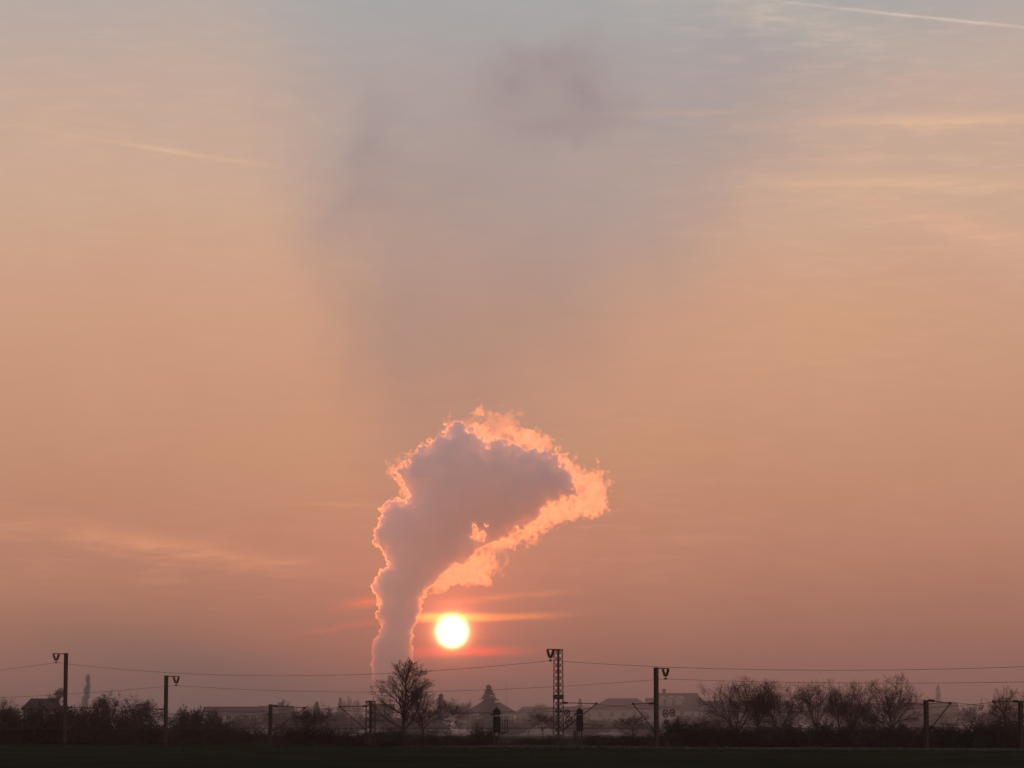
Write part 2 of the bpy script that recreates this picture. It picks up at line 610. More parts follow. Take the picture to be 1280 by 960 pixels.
def fractal(shape, beta, seed, lo=0.0):
    r = np.random.default_rng(seed)
    w = r.standard_normal(shape).astype(np.float32)
    f = np.fft.rfftn(w)
    k = np.sqrt(sum(a ** 2 for a in np.meshgrid(*([np.fft.fftfreq(n) for n in shape[:-1]] + [np.fft.rfftfreq(shape[-1])]), indexing='ij')))
    k[(0,) * len(shape)] = 1
    f *= (k + lo) ** (-beta / 2)
    f[(0,) * len(shape)] = 0
    o = np.fft.irfftn(f, s=shape).astype(np.float32)
    return o / o.std()


def poly_sd(X, Y, poly):
    """signed distance, positive inside"""
    d2 = np.full(X.shape, 1e12, np.float32)
    ins = np.zeros(X.shape, bool)
    n = len(poly)
    for i in range(n):
        (x1, y1), (x2, y2) = poly[i], poly[(i + 1) % n]
        ex, ey = x2 - x1, y2 - y1
        t = np.clip(((X - x1) * ex + (Y - y1) * ey) / (ex * ex + ey * ey + 1e-9), 0, 1)
        d2 = np.minimum(d2, (X - x1 - t * ex) ** 2 + (Y - y1 - t * ey) ** 2)
        if y1 != y2:
            c = ((y1 > Y) != (y2 > Y)) & (X < (x2 - x1) * (Y - y1) / (y2 - y1) + x1)
            ins ^= c
    d = np.sqrt(d2)
    return np.where(ins, d, -d)


def surface_nets(fld):
    """iso-surface at 0 of a 3D field (positive inside); returns vertices in index space and quads"""
    s = fld > 0
    nx, ny, nz = fld.shape
    cnt = np.zeros((nx - 1, ny - 1, nz - 1), np.int8)
    for dx in (0, 1):
        for dy in (0, 1):
            for dz in (0, 1):
                cnt += s[dx:nx - 1 + dx, dy:ny - 1 + dy, dz:nz - 1 + dz]
    act = (cnt > 0) & (cnt < 8)
    idx = -np.ones(act.shape, np.int64)
    cells = np.argwhere(act)
    idx[act] = np.arange(len(cells))
    acc = np.zeros((len(cells), 3))
    num = np.zeros(len(cells))
    cx, cy, cz = cells.T
    for axis in range(3):
        for a in (0, 1):
            for b in (0, 1):
                o = [0, 0, 0]
                oth = [i for i in range(3) if i != axis]
                o[oth[0]], o[oth[1]] = a, b
                e = list(o)
                e[axis] = 1
                f0 = fld[cx + o[0], cy + o[1], cz + o[2]]
                f1 = fld[cx + e[0], cy + e[1], cz + e[2]]
                m = (f0 > 0) != (f1 > 0)
                t = np.where(m, f0 / np.where(m, f0 - f1, 1), 0)
                pos = cells + np.array(o)
                pos = pos.astype(float)
                pos[:, axis] += t
                acc[m] += pos[m]
                num[m] += 1
    v = acc / num[:, None]
    quads = []
    for axis in range(3):
        sl0 = [slice(None)] * 3
        sl1 = [slice(None)] * 3
        sl0[axis] = slice(0, -1)
        sl1[axis] = slice(1, None)
        ch = s[tuple(sl0)] != s[tuple(sl1)]
        e = np.argwhere(ch)
        oth = [i for i in range(3) if i != axis]
        ok = np.ones(len(e), bool)
        for i in oth:
            ok &= (e[:, i] > 0) & (e[:, i] < fld.shape[i] - 1)
        e = e[ok]
        inside_first = s[e[:, 0], e[:, 1], e[:, 2]]
        q = []
        for (a, b) in ((1, 1), (0, 1), (0, 0), (1, 0)):
            c = e.copy()
            c[:, oth[0]] -= a
            c[:, oth[1]] -= b
            q.append(idx[c[:, 0], c[:, 1], c[:, 2]])
        q = np.stack(q, 1)
        flip = inside_first if axis != 1 else ~inside_first
        q[~flip] = q[~flip][:, ::-1]
        quads.append(q)
    return v, np.concatenate(quads)


def vol_mat(name, density, g, col):
    m = bpy.data.materials.new(name)
    m.use_nodes = True
    t = m.node_tree
    t.nodes.clear()
    v = t.nodes.new('ShaderNodeVolumeScatter')
    v.inputs['Color'].default_value = (*col, 1)
    v.inputs['Density'].default_value = density
    v.inputs['Anisotropy'].default_value = g
    o = t.nodes.new('ShaderNodeOutputMaterial')
    t.links.new(v.outputs[0], o.inputs['Volume'])
    return m


STEP = 1.25
gx = np.arange(452, 784, STEP)
gy = np.arange(492, 900, STEP)
gd = np.arange(-74, 75, STEP)
GX, GY = np.meshgrid(gx, gy, indexing='ij')
sh3 = (len(gx), len(gy), len(gd))
w1 = fractal(GX.shape, 2.75, 11, 0.01)
w2 = fractal(GX.shape, 2.75, 12, 0.01)
upper = np.clip((690 - GY) / 110, 0, 1)
amp = 2.0 + 2.6 * upper
XW, YW = GX + w1 * amp, GY + w2 * amp
core_poly = [(472, 893), (470, 845), (470, 815), (474, 800), (478, 784), (470, 770), (477, 752), (469, 738), (475, 724), (484, 710), (482, 700), (477, 690), (469, 678), (473, 660),
             (479, 640), (490, 631), (512, 629), (514, 618), (505, 604), (502, 590), (508, 578), (524, 569), (538, 560), (551, 552), (561, 540), (574, 534), (590, 550),
             (606, 560), (628, 556), (648, 560), (668, 566), (690, 575), (703, 588), (714, 606), (720, 618), (702, 624), (682, 630), (668, 648), (650, 660),
             (634, 672), (612, 680), (600, 688), (584, 703), (560, 712), (545, 722), (536, 735), (527, 752), (521, 772), (514, 792), (516, 806), (517, 845), (519, 893)]
fringe_poly = [(488, 592), (496, 574), (520, 560), (535, 553), (548, 552), (562, 530), (588, 513), (624, 506), (646, 524), (664, 545), (690, 552), (718, 560), (712, 580),
               (730, 592), (742, 592), (748, 586), (756, 604), (764, 622), (762, 642), (744, 652), (712, 656), (688, 658), (662, 676), (640, 690), (622, 700), (612, 712),
               (617, 722), (606, 730), (590, 722), (570, 728), (552, 742), (533, 742), (530, 720), (546, 690), (570, 640), (600, 600), (560, 580), (528, 646), (514, 650), (500, 612)]
dc = poly_sd(XW, YW, core_poly)
for (hx_, hy_, hr_) in ((597, 669, 7), (591, 657, 4), (606, 666, 4), (519, 642, 3.2)):          # torn holes
    dc = dc - 75 * np.exp(-((GX + 4.5 * w2 - hx_) / hr_) ** 2 - ((GY + 4.5 * w1 - hy_) / hr_) ** 2)
RAD = 52.0
dc = dc + 2.5 + 3.0 * upper
dd = np.clip(dc, 0, RAD)
t2 = np.sqrt(dd * (2 * RAD - dd))
n3 = fractal(sh3, 4.0, 21, 0.012)
thick = np.where(dc > 0, t2, dc * 1.5)[:, :, None]
absd = np.abs(gd)[None, None, :]
fld = thick - absd + n3 * (1.5 + 0.055 * np.clip(thick, 0, 60))
fld[:, :, (0, -1)] = -5
fld[(0, -1), :, :] = -5
fld[:, (0, -1), :] = -5
OX, OZ = (490 - 640) * KPX, CAM_Z + (911 - 893) * KPX


def plume_mesh(name, fld, m):
    v, q = surface_nets(fld)
    px = gx[0] + v[:, 0] * STEP
    py = gy[0] + v[:, 1] * STEP
    dp = gd[0] + v[:, 2] * STEP
    co = np.stack([(px - 640) * KPX - OX, dp * KPX, CAM_Z + (911 - py) * KPX - OZ], 1)
    return np_mesh(name, co, q, m)


STEAM = vol_mat('steam_dense', 0.122, 0.76, (1.0, 0.994, 0.982))
WISP = vol_mat('steam_thin', 0.020, 0.72, (0.995, 0.975, 0.955))
plume = thing('steam_plume', 'huge billowing steam plume with glowing orange rim rising beside the sun', 'cloud', (OX, PL_D, OZ))
link(bpy.data.objects.new('dense_core', plume_mesh('dense_core', fld, STEAM)), plume)
# ragged thin sheets of steam round the crown, lit through by the sun
amp = 3.5
df = poly_sd(GX + w2 * amp, GY + w1 * amp, fringe_poly)
n4 = fractal(sh3, 3.8, 31, 0.02)
n5 = fractal(GX.shape, 3.0, 33, 0.02)
ridge = 1.0 - np.abs(fractal(GX.shape, 3.2, 37, 0.015))
bump = lambda x, y, a, b: np.exp(-((GX - x) / a) ** 2 - ((GY - y) / b) ** 2)
full = np.clip(bump(735, 622, 45, 40) + bump(690, 648, 60, 22) + bump(575, 722, 50, 26) + bump(612, 546, 42, 14) + .5 * bump(500, 592, 14, 22), 0, 1)
th = (2.4 + 5.0 * full) * np.clip((df - 2.0) / 6.0, -1, 1) + (2.5 * n5 + 6.0 * ridge - 2.0 * (1 - full)) * np.clip(df / 5.0, 0, 1)
th += 20 * bump(574, 722, 32, 14) + 5 * bump(700, 640, 45, 12) - 17 * bump(634, 529, 20, 9) - 8 * bump(585, 527, 10, 6)
th -= 40 * np.clip((dc - 5) / 8, 0, 1)
th = th[:, :, None]
mid = (fractal(GX.shape, 4.2, 35, 0.01) * 10)[:, :, None]
fl2 = th - np.abs(gd[None, None, :] - mid) + n4 * 4.5
fl2 = np.where((df > -2.5)[:, :, None], fl2, -5)
fl2[:, :, (0, -1)] = -5
fl2[(0, -1), :, :] = -5
fl2[:, (0, -1), :] = -5
link(bpy.data.objects.new('thin_fringe', plume_mesh('thin_fringe', fl2, WISP)), plume)
# the faintest vapour, dissolving outward
VAPOUR = vol_mat('steam_vapour', 0.0065, 0.72, (0.995, 0.975, 0.955))
dv = poly_sd(GX + w2 * 6.5, GY + w1 * 6.5, fringe_poly)
tv = (3.5 + 8.0 * full) * np.clip((dv + 2) / 8.0, -1, 1) + 5.0 * fractal(GX.shape, 3.2, 41, 0.015) - 40 * np.clip((dc - 5) / 8, 0, 1)
fl3 = tv[:, :, None] - np.abs(gd[None, None, :] - mid) + fractal(sh3, 3.6, 43, 0.02) * 5.5
fl3 = np.where((dv > -5)[:, :, None], fl3, -5)
fl3[:, :, (0, -1)] = -5
fl3[(0, -1), :, :] = -5
fl3[:, (0, -1), :] = -5
link(bpy.data.objects.new('vapour_veil', plume_mesh('vapour_veil', fl3, VAPOUR)), plume)

# ------------------------------------------------------------------ overhead line masts
TR_T = Vector((0.636, -0.771, 0)).normalized()       # along the tracks, toward the right and nearer
TR_N = Vector((0.771, 0.636, 0)).normalized()        # across the tracks, away from the viewer
CONTACT_Z = CAM_Z                                     # contact wire hangs at eye level
N_ANG = math.atan2(TR_N.y, TR_N.x)


def ground_under(px, D):
    p = at(px, 911, D)
    return Vector((p.x, p.y, ground_z(p.x, p.y)))


def h_mast(root, top, w=0.32):
    m = MB()
    m.box((0, -w * .42, top / 2), (w, w * .10, top))
    m.box((0, w * .42, top / 2), (w, w * .10, top))
    m.box((0, 0, top / 2 - .003), (w * .12, w * .74, top - .006))
    o = m.build('pole', STEEL, root)
    cap = MB().box((0, 0, top + .03), (w * 1.1, w * 1.05, .05))
    cap.build('cap_plate', STEEL, o)


def lattice_mast(root, top, wb=0.78, wt=0.58, splice=None):
    def half(z):
        return (wb + (wt - wb) * z / top) / 2
    for sx in (-1, 1):
        for sy in (-1, 1):
            m = MB()
            a, b = half(0), half(top)
            lw = .085 if top > 10 else .115
            for (ex, ey) in ((lw, 0.018), (0.018, lw)):
                c0 = (sx * (a - ex / 2), sy * (a - ey / 2))
                c1 = (sx * (b - ex / 2), sy * (b - ey / 2))
                vs = []
                for (c, z) in ((c0, 0), (c1, top)):
                    for (x, y) in ((-1, -1), (1, -1), (1, 1), (-1, 1)):
                        vs.append((c[0] + x * ex / 2, c[1] + y * ey / 2, z))
                m.add(vs, [(0, 3, 2, 1), (4, 5, 6, 7), (0, 1, 5, 4), (1, 2, 6, 5), (2, 3, 7, 6), (3, 0, 4, 7)])
            m.build('leg', STEEL, root)
    nz = int(top / (0.56 if top > 10 else 0.74))
    for face in range(4):
        m = MB()
        for i in range(nz):
            z0, z1 = top * i / nz, top * (i + 1) / nz
            for sgn in (-1, 1):
                h0, h1 = half(z0), half(z1)
                p0, p1 = (sgn * (h0 - .03), -h0 + .03, z0), (-sgn * (h1 - .03), -h1 + .03, z1)
                if face == 1:
                    p0, p1 = (-p0[0], -p0[1], p0[2]), (-p1[0], -p1[1], p1[2])
                if face == 2:
                    p0, p1 = (p0[1], -p0[0], p0[2]), (p1[1], -p1[0], p1[2])
                if face == 3:
                    p0, p1 = (-p0[1], p0[0], p0[2]), (-p1[1], p1[0], p1[2])
                m.tube([p0, p1], 0.026, 4)
        m.build('lattice_bracing', STEEL, root)
    for z in ([top - .06] + ([splice] if splice else [])):
        m = MB()
        h = half(z) + .012
        hh = .10 if z > top - 1 else .42
        ring = [(-h, -h), (h, -h), (h, h), (-h, h)]
        inn = [(x * .94, y * .94) for x, y in ring]
        vs = [(x, y, z + sgn * hh / 2) for sgn in (-1, 1) for x, y in ring + inn]
        fs = []
        for i in range(4):
            j = (i + 1) % 4
            fs += [(i, j, 8 + j, 8 + i), (4 + j, 4 + i, 12 + i, 12 + j), (i, 4 + i, 4 + j, j), (8 + i, 8 + j, 12 + j, 12 + i)]
        m.add(vs, fs).build('head_plate' if hh < .2 else 'splice_plate', STEEL, root)


def footing(root, w):
    MB().box((0, 0, -0.15), (w, w, 0.5)).build('footing', CONCRETE, root)


def insulator(p0, p1, parent, r=0.075, n=7):
    """ribbed insulator between two points"""
    p0, p1 = Vector(p0), Vector(p1)
    pts, rr = [], []
    for i in range(n * 2 + 1):
        pts.append(p0.lerp(p1, i / (n * 2)))
        rr.append(r if i % 2 else r * .55)
    return MB().tube(pts, rr, 8).build('insulator', CERAMIC, parent)


def feeder_arm(root, top, out, length, v0, v1, drop, r_ins=.155):
    """outrigger at the mast head with a V of two insulators; out = +1 / -1 along local x"""
    a = MB()
    a.box((out * length / 2 - out * .12, 0, top - .03), (length + .25, .10, .09))
    arm = a.build('feeder_arm', STEEL, root)
    xm = out * (v0 + v1) / 2
    for v in (v0, v1):
        insulator((out * v, 0, top - .10), (xm + (out * v - xm) * .28, 0, top - drop * .72), arm, r_ins)
    c = MB()
    c.tube([(xm - .20, 0, top - drop * .72), (xm + .20, 0, top - drop * .72)], .04, 5)
    c.tube([(xm, 0, top - drop * .70), (xm, 0, top - drop)], .045, 5)
    c.box((xm, 0, top - drop), (.14, .30, .13))
    c.build('wire_clamp', DARK, arm)
    return Vector((xm, 0, top - drop))


def cantilever(root, out, reach, ztop, ztip, zbase, zreg, reg0, reg1, y=0.0, mast_half=.18):
    """hinged tubular bracket carrying the wires"""
    hp = out * mast_half
    tube = .042
    c = MB()
    c.tube([(hp, y, ztop), (out * reach, y, ztip)], tube, 6)
    o = c.build('top_tube', DARK, root)
    insulator((hp + out * .12, y, ztop), (hp + out * .75, y, ztop + (ztip - ztop) * .18), o, .11)
    d = MB()
    d.tube([(hp, y, zbase), (out * (reach + .02), y, ztip)], tube * 1.1, 6)
    o = d.build('diagonal_tube', DARK, root)
    a, b = Vector((hp, y, zbase)), Vector((out * reach, y, ztip))
    insulator(a.lerp(b, .04), a.lerp(b, .2), o, .11)
    MB().box((out * reach, y, ztip), (.20, .12, .2)).build('wire_saddle', DARK, root)
    e = MB()
    k = (reg0 / reach)
    e.tube([(out * reg0, y, zreg), (out * reg1, y, zreg - .12)], tube * .8, 6)
    e.tube([(out * reg1, y, zreg - .10), (out * (reg1 - .9), y + .05, zreg - .45)], .022, 5)
    e.tube([(out * (reg0 + .25), y, zreg), (out * (reg0 + .25), y, ztip + (zbase - ztip) * max(0, 1 - (reg0 + .25) / reach))], .02, 4)
    e.build('registration_arm', DARK, root)


def tension_wheel(root, x, y, z, r=.36):
    w = MB()
    ring = [(x + r * math.cos(a), y, z + r * math.sin(a)) for a in [2 * math.pi * i / 20 for i in range(21)]]
    w.tube(ring, .05, 6, cap=False)
    o = w.build('tension_wheel', DARK, root)
    s = MB()
    for i in range(3):
        a = math.pi * i / 3
        s.tube([(x - r * math.cos(a), y, z - r * math.sin(a)), (x + r * math.cos(a), y, z + r * math.sin(a))], .02, 4)
    s.tube([(x, y - .12, z), (x, y + .12, z)], .07, 8)
    s.build('spokes', DARK, o)


def weights(root, x, y, z0, z1):
    w = MB()
    n = 9
    for i in range(n):
        z = z0 + (z1 - z0) * (i + .5) / n
        w.tube([(x, y, z - (z1 - z0) / n * .42), (x, y, z + (z1 - z0) / n * .42)], .17, 10)
    o = w.build('weight_stack', DARK, root)
    MB().tube([(x, y, z0 - .1), (x, y, z1 + 1.6)], .018, 5).build('weight_rod', DARK, o)


# x pixel, top pixel, distance, row (A: near side, bracket points away; B: far side), lattice?, tall?
MAST = {}
mast_spec = [
    ('a0', 81, 817, 330, 'A', False, True, 'tall steel mast with feeder arm at left of the dark thicket'),
    ('b0', 207, 845, 338, 'B', False, True, 'tall slim steel mast with right-pointing feeder arm beside the leafy dark tree'),
    ('a1', 338, 881, 305, 'A', False, False, 'short steel mast with right-pointing bracket, between slim mast and small lattice mast'),
    ('b1', 463, 876, 313, 'B', True, False, 'short lattice mast with left-pointing bracket just left of the big bare tree'),
    ('a2', 698, 811.5, 272, 'A', True, True, 'tall lattice mast with feeder arm and tension wheels beside the signal'),
    ('b2', 820.5, 835, 280, 'B', False, True, 'tall steel mast with right-pointing feeder arm in front of the pale houses'),
    ('a3', 1158, 876, 231, 'A', False, False, 'short steel mast with right-pointing bracket, right of the row of bare trees'),
    ('b3', 1276, 877, 239, 'B', False, False, 'short steel mast at the right edge with left-pointing bracket'),
]
tips = {'A': [], 'B': []}
feeders = {'A': [], 'B': []}
for (key, px, py, D, row, lat, tall, label) in mast_spec:
    base = ground_under(px, D)
    base.z = RAIL_Z - .1
    ptop = at(px, py, D)
    top = ptop.z - base.z
    root = thing('overhead_line_mast', label, 'mast', base, N_ANG, 'masts of the railway overhead line')
    lx = 1 if row == 'A' else -1
    dz = CONTACT_Z - base.z
    if lat:
        lattice_mast(root, top, .80 if tall else .86, .60 if tall else .72, splice=(at(px, 871, D).z - base.z) if tall else None)
        mh = .34
    else:
        h_mast(root, top, .34 if tall else .30)
        mh = .17
    footing(root, 1.2 if lat else .9)
    sc = D / 305.0
    reach = {'a0': 3.6, 'b0': 3.4, 'a1': 4.3, 'b1': 4.0, 'a2': 4.6, 'b2': 2.9, 'a3': 2.75, 'b3': 3.2}[key]
    zt = (2.35 if key not in ('b0',) else 2.2) * (0.93 if D < 250 else 1)
    cantilever(root, lx, reach, dz + zt, dz + zt - (.22 if key in ('a1', 'a3') else .05), dz - .25, dz + .42, reach * .55, reach * 1.18, 0.0, mh)
    tip = base + Matrix.Rotation(N_ANG, 3, 'Z') @ Vector((lx * reach, 0, dz + zt - .12))
    tips[row].append(tip)
    if key == 'a2':
        cantilever(root, lx, 3.4, dz + 1.55, dz + 1.62, dz - .2, dz + .46, 2.1, 5.4, .9, mh)
        for (xx, yy, zz, rr) in ((.62, -.5, 1.42, .30), (.80, -.55, .72, .40)):
            tension_wheel(root, xx, yy, dz + zz, rr)
        weights(root, 1.5, -.55, dz - 1.1, dz - .15)
    if key == 'b2':
        for (xx, yy, zz, rr) in ((.72, -.5, 1.42, .34), (1.35, -.75, 1.48, .33), (.78, -.5, .62, .22)):
            tension_wheel(root, xx, yy, dz + zz, rr)
        weights(root, .85, -.55, dz - 2.6, dz - 1.2)
    if tall:
        L = {'a0': 1.68, 'b0': 1.75, 'a2': 1.35, 'b2': 1.62}[key]
        dr = {'a0': 1.0, 'b0': 1.05, 'a2': 1.05, 'b2': 1.0}[key]
        p = feeder_arm(root, top, -lx, L, L - .78, L - .05, dr)
        feeders[row].append(base + Matrix.Rotation(N_ANG, 3, 'Z') @ p)
    MAST[key] = root


# ------------------------------------------------------------------ wires
def sag_pts(a, b, sag, n=26):
    return [a.lerp(b, i / n) - Vector((0, 0, sag * 4 * (i / n) * (1 - i / n))) for i in range(n + 1)]


def wire(name, spans, r, label, group):
    m = MB()
    pts = []
    for i, (a, b, s) in enumerate(spans):
        q = sag_pts(a, b, s)
        pts += q if i == 0 else q[1:]
    m.tube(pts, r, 5)
    return tag(m.build(name, WIRE), label, 'wire', group)


fa, fb = feeders['A'], feeders['B']
left_a = at(-500, 838, 376)
right_a = at(1585, 816, 214)
wire('feeder_wire', [(left_a, fa[0], 1.9), (fa[0], fa[1], 1.42), (fa[1], right_a, 1.05)], .016, 'upper feeder wire sagging past the lattice mast head across the sky', 'feeder wires')
left_b = at(-420, 868, 384)
right_b = at(1585, 842, 224)
wire('feeder_wire', [(left_b, fb[0], 1.25), (fb[0], fb[1], 0.98), (fb[1], right_b, .55)], .016, 'lower feeder wire sagging below the other across the sky', 'feeder wires')

for row, (ll, rr) in (('A', ((-330, 886, 372), (1640, 880, 205))), ('B', ((-230, 886, 376), (1700, 880, 212)))):
    P_ = [at(*ll)] + tips[row] + [at(*rr)]
    where = 'near' if row == 'A' else 'far'
    root = thing('catenary', 'catenary wires of the %s track hung between the mast brackets' % where, 'wire', (0, 0, 0), 0, 'catenaries of the two tracks')
    m = MB()
    pts, cpts, drops = [], [], []
    for i in range(len(P_) - 1):
        q = sag_pts(P_[i], P_[i + 1], .75, 20)
        pts += q if i == 0 else q[1:]
        for j in range(2, 20, 3):
            drops.append(q[j])
    zc = CONTACT_Z + (.02 if row == 'A' else .10)
    MB().tube(pts, .016, 5).build('messenger_wire', WIRE, root)
    MB().tube([(p.x, p.y, zc) for p in pts], .020, 5).build('contact_wire', WIRE, root)
    for p in drops:
        MB().tube([p, (p.x, p.y, zc)], .007, 3).build('dropper', WIRE, root)


# ------------------------------------------------------------------ railway signals, seen from the back
def signal(px, D, label, apex, ytop, ymid0, ymid1, ybot, half_w, ladder):
    base = ground_under(px, D)
    base.z = RAIL_Z - .1
    root = thing('railway_signal', label, 'signal', base, 0.12, 'railway signals')
    Z = lambda py: at(px, py, D).z - base.z
    k = D / F
    hw = half_w * k
    m = MB()
    for sx in (-.62, .62):
        m.tube([(sx * hw, .16, 0), (sx * hw, .16, Z(ymid1) + .4)], .06, 8)
    m.build('post', STEEL, root)
    for (y0, y1, w) in ((ytop, ymid0, hw * .98), (ymid1, ybot, hw)):
        b = MB()
        z0, z1 = Z(y1), Z(y0)
        ch = .10
        ring = [(-w + ch, z0), (w - ch, z0), (w, z0 + ch), (w, z1 - ch), (w - ch, z1), (-w + ch, z1), (-w, z1 - ch), (-w, z0 + ch)]
        vs = [(x, -.05, z) for x, z in ring] + [(x, .06, z) for x, z in ring]
        b.add(vs, [tuple(reversed(range(8, 16)))[::-1], tuple(reversed(range(8)))] + [(i, (i + 1) % 8, 8 + (i + 1) % 8, 8 + i) for i in range(8)])
        b.box((0, -.14, (z0 + z1) / 2), (w * 1.3, .16, (z1 - z0) * .8))
        h = b.build('signal_head', SIGNAL, root)
        for i in range(2):
            zc = z0 + (z1 - z0) * (.3 + .4 * i)
            hood = MB()
            hood.tube([(0, .07, zc), (0, .32, zc - .02)], [.13, .14], 10, cap=False)
            hood.build('lamp_hood', SIGNAL, h)
    t = MB()
    za, zb = Z(apex), Z(ytop)
    t.add([(-hw * .62, -.25, zb), (hw * .35, -.25, zb), (hw * .35, .22, zb), (-hw * .62, .22, zb), (-hw * .12, 0, za)],
          [(0, 1, 4), (1, 2, 4), (2, 3, 4), (3, 0, 4), (3, 2, 1, 0)])
    t.build('cap', SIGNAL, root)
    br = MB()
    zz = Z(ymid0) + .04
    br.box((-hw * 1.15, .02, zz), (hw * .9, .22, .12))
    br.tube([(-hw * .62, .16, Z(ymid0 + 2)), (hw * .62, .16, Z(ymid0 + 2))], .03, 5)
    br.build('bracket', DARK, root)
    if ladder:
        z0, z1 = Z(915.5), Z(900)
        X = lambda q: (q - px) * k
        f = MB()
        for q in (628.2, 631.4, 634.4):
            f.tube([(X(q), .1, z0), (X(q), .1, z1)], .028 if q < 630 else .045, 5)
        for z in (z0, z1):
            f.tube([(hw * .6, .1, z), (X(634.8), .1, z)], .04, 5)
        f.build('service_ladder', DARK, root)
        f = MB()
        f.box((hw * .5, .1, z0 - .12), (hw * 2.4, .35, .05))
        f.build('platform', DARK, root)
    else:
        f = MB()
        for sx in (-.28, .28):
            f.tube([(sx * hw, -.22, 0.2), (sx * hw, -.22, Z(ybot) + .4)], .022, 5)
        for i in range(9):
            f.tube([(-.28 * hw, -.22, .5 + i * .32), (.28 * hw, -.22, .5 + i * .32)], .016, 4)
        f.build('service_ladder', DARK, root)
    MB().box((0, .16, -.1), (1.0, .7, .5)).build('footing', CONCRETE, root)


signal(621, 283, 'dark railway signal seen from behind, with side ladder, below the spruce', 883, 886.5, 893.8, 896.2, 915.5, 4.6, True)
signal(724.8, 269, 'dark railway signal seen from behind, just right of the tall lattice mast', 884, 887, 892.8, 893.8, 914, 4.3, False)


# ------------------------------------------------------------------ trees and shrubs
def polyline_mesh(lines, n=3):
    m = MB()
    for pts, rr in lines:
        m.tube(pts, rr, n if rr[0] < .05 else 6, cap=False)
    return m


def grow_tree(seed, H, trunk_frac=.28, spread=38, depth=4, counts=(11, 7, 5, 4), limb=.50, up=.25, r0=None, twig=.011, leader=True, droop=0.0, width=1.0):
    """bare deciduous tree: returns trunk lines, crown lines and twig tips"""
    g = random.Random(seed)
    trunk, crown, ends = [], [], []
    r0 = r0 or H * .016

    def seg(pos, d, length, r, lvl, n, up_):
        pts, rr = [pos.copy()], [r]
        p = pos.copy()
        d = d.copy()
        for i in range(n):
            d = (d + Vector((g.gauss(0, .11), g.gauss(0, .11), g.gauss(0, .08))) + Vector((0, 0, up_ * .22))).normalized()
            p = p + d * (length / n)
            pts.append(p.copy())
            rr.append(max(twig * .7, r * (1 - .62 * (i + 1) / n)))
        return pts, rr

    def rec(pos, d, length, r, lvl):
        n = 4 if lvl < 3 else 3
        pts, rr = seg(pos, d, length, r, lvl, n, up if lvl < 3 else up - droop)
        crown.append((pts, rr))
        if lvl >= depth:
            ends.append(pts[-1])
            return
        k = counts[lvl]
        for i in range(k):
            f = .22 + .78 * (i + g.random()) / k
            j = min(int(f * n), n - 1)
            b = pts[j].lerp(pts[j + 1], f * n - j)
            dd = (pts[j + 1] - pts[j]).normalized()
            ax = dd.orthogonal().normalized()
            ax.rotate(Matrix.Rotation(g.uniform(0, 2 * math.pi), 3, dd))
            nd = dd.copy()
            nd.rotate(Matrix.Rotation(R(g.uniform(24, 56)), 3, ax))
            rec(b, nd, length * g.uniform(.42, .70) * (1.12 - .5 * f), max(twig, rr[j] * .50), lvl + 1)

    tl = H * (0.86 if leader else trunk_frac + .08)
    pts, rr = seg(Vector((0, 0, 0)), Vector((g.gauss(0, .02), g.gauss(0, .02), 1)), tl, r0, 0, 9, .35)
    trunk.append((pts, rr))
    k = counts[0]
    nn = len(pts) - 1
    for i in range(k):
        f0 = trunk_frac if leader else trunk_frac * .75
        f = f0 + (1 - f0) * (i + .5 * g.random()) / k if leader else .72 + .28 * i / k
        j = min(int(f * nn), nn - 1)
        b = pts[j].lerp(pts[j + 1], f * nn - j)
        a = i * 2.399 + g.uniform(-.4, .4)
        th = R(spread + g.uniform(-12, 12)) * (1.15 - .5 * f if leader else 1)
        d = Vector((math.cos(a) * math.sin(th) * width, math.sin(a) * math.sin(th) * width, math.cos(th))).normalized()
        q = (f - f0) / (1 - f0)
        shape = (.92 + .25 * q - .82 * q * q) if leader else 1.0
        rec(b, d, H * limb * shape * g.uniform(.8, 1.1), max(twig, rr[j] * (.62 if leader else .78)), 1)
    return trunk, crown, ends


def grow_shrub(seed, H, stems=9, counts=(0, 6, 5, 3), twig=.012):
    g = random.Random(seed)
    stems_, twigs, ends = [], [], []

    def rec(pos, d, length, r, lvl):
        n = 4 if lvl < 2 else 3
        pts, rr = [pos.copy()], [r]
        p, d = pos.copy(), d.copy()
        for i in range(n):
            d = (d + Vector((g.gauss(0, .14), g.gauss(0, .14), g.gauss(0, .08) + .05))).normalized()
            p = p + d * length / n
            pts.append(p.copy())
            rr.append(max(twig * .7, r * (1 - .6 * (i + 1) / n)))
        (stems_ if lvl == 1 else twigs).append((pts, rr))
        if lvl > 3:
            ends.append(pts[-1])
            return
        for i in range(counts[lvl]):
            f = .15 + .85 * (i + g.random()) / counts[lvl]
            j = min(int(f * n), n - 1)
            dd = (pts[j + 1] - pts[j]).normalized()
            ax = dd.orthogonal().normalized()
            ax.rotate(Matrix.Rotation(g.uniform(0, 6.28), 3, dd))
            nd = dd.copy()
            nd.rotate(Matrix.Rotation(R(g.uniform(22, 60)), 3, ax))
            rec(pts[j].lerp(pts[j + 1], f * n - j), nd, length * g.uniform(.34, .56), max(twig, rr[j] * .5), lvl + 1)

    for i in range(stems):
        a = i * 2.399 + g.uniform(-.5, .5)
        th = R(g.uniform(4, 52))
        d = Vector((math.cos(a) * math.sin(th), math.sin(a) * math.sin(th), math.cos(th)))
        rec(Vector((g.gauss(0, .05 * H), g.gauss(0, .05 * H), 0)), d, H * g.uniform(.5, .8) * (1.0 - .25 * th), H * .012, 1)
    return stems_, twigs, ends


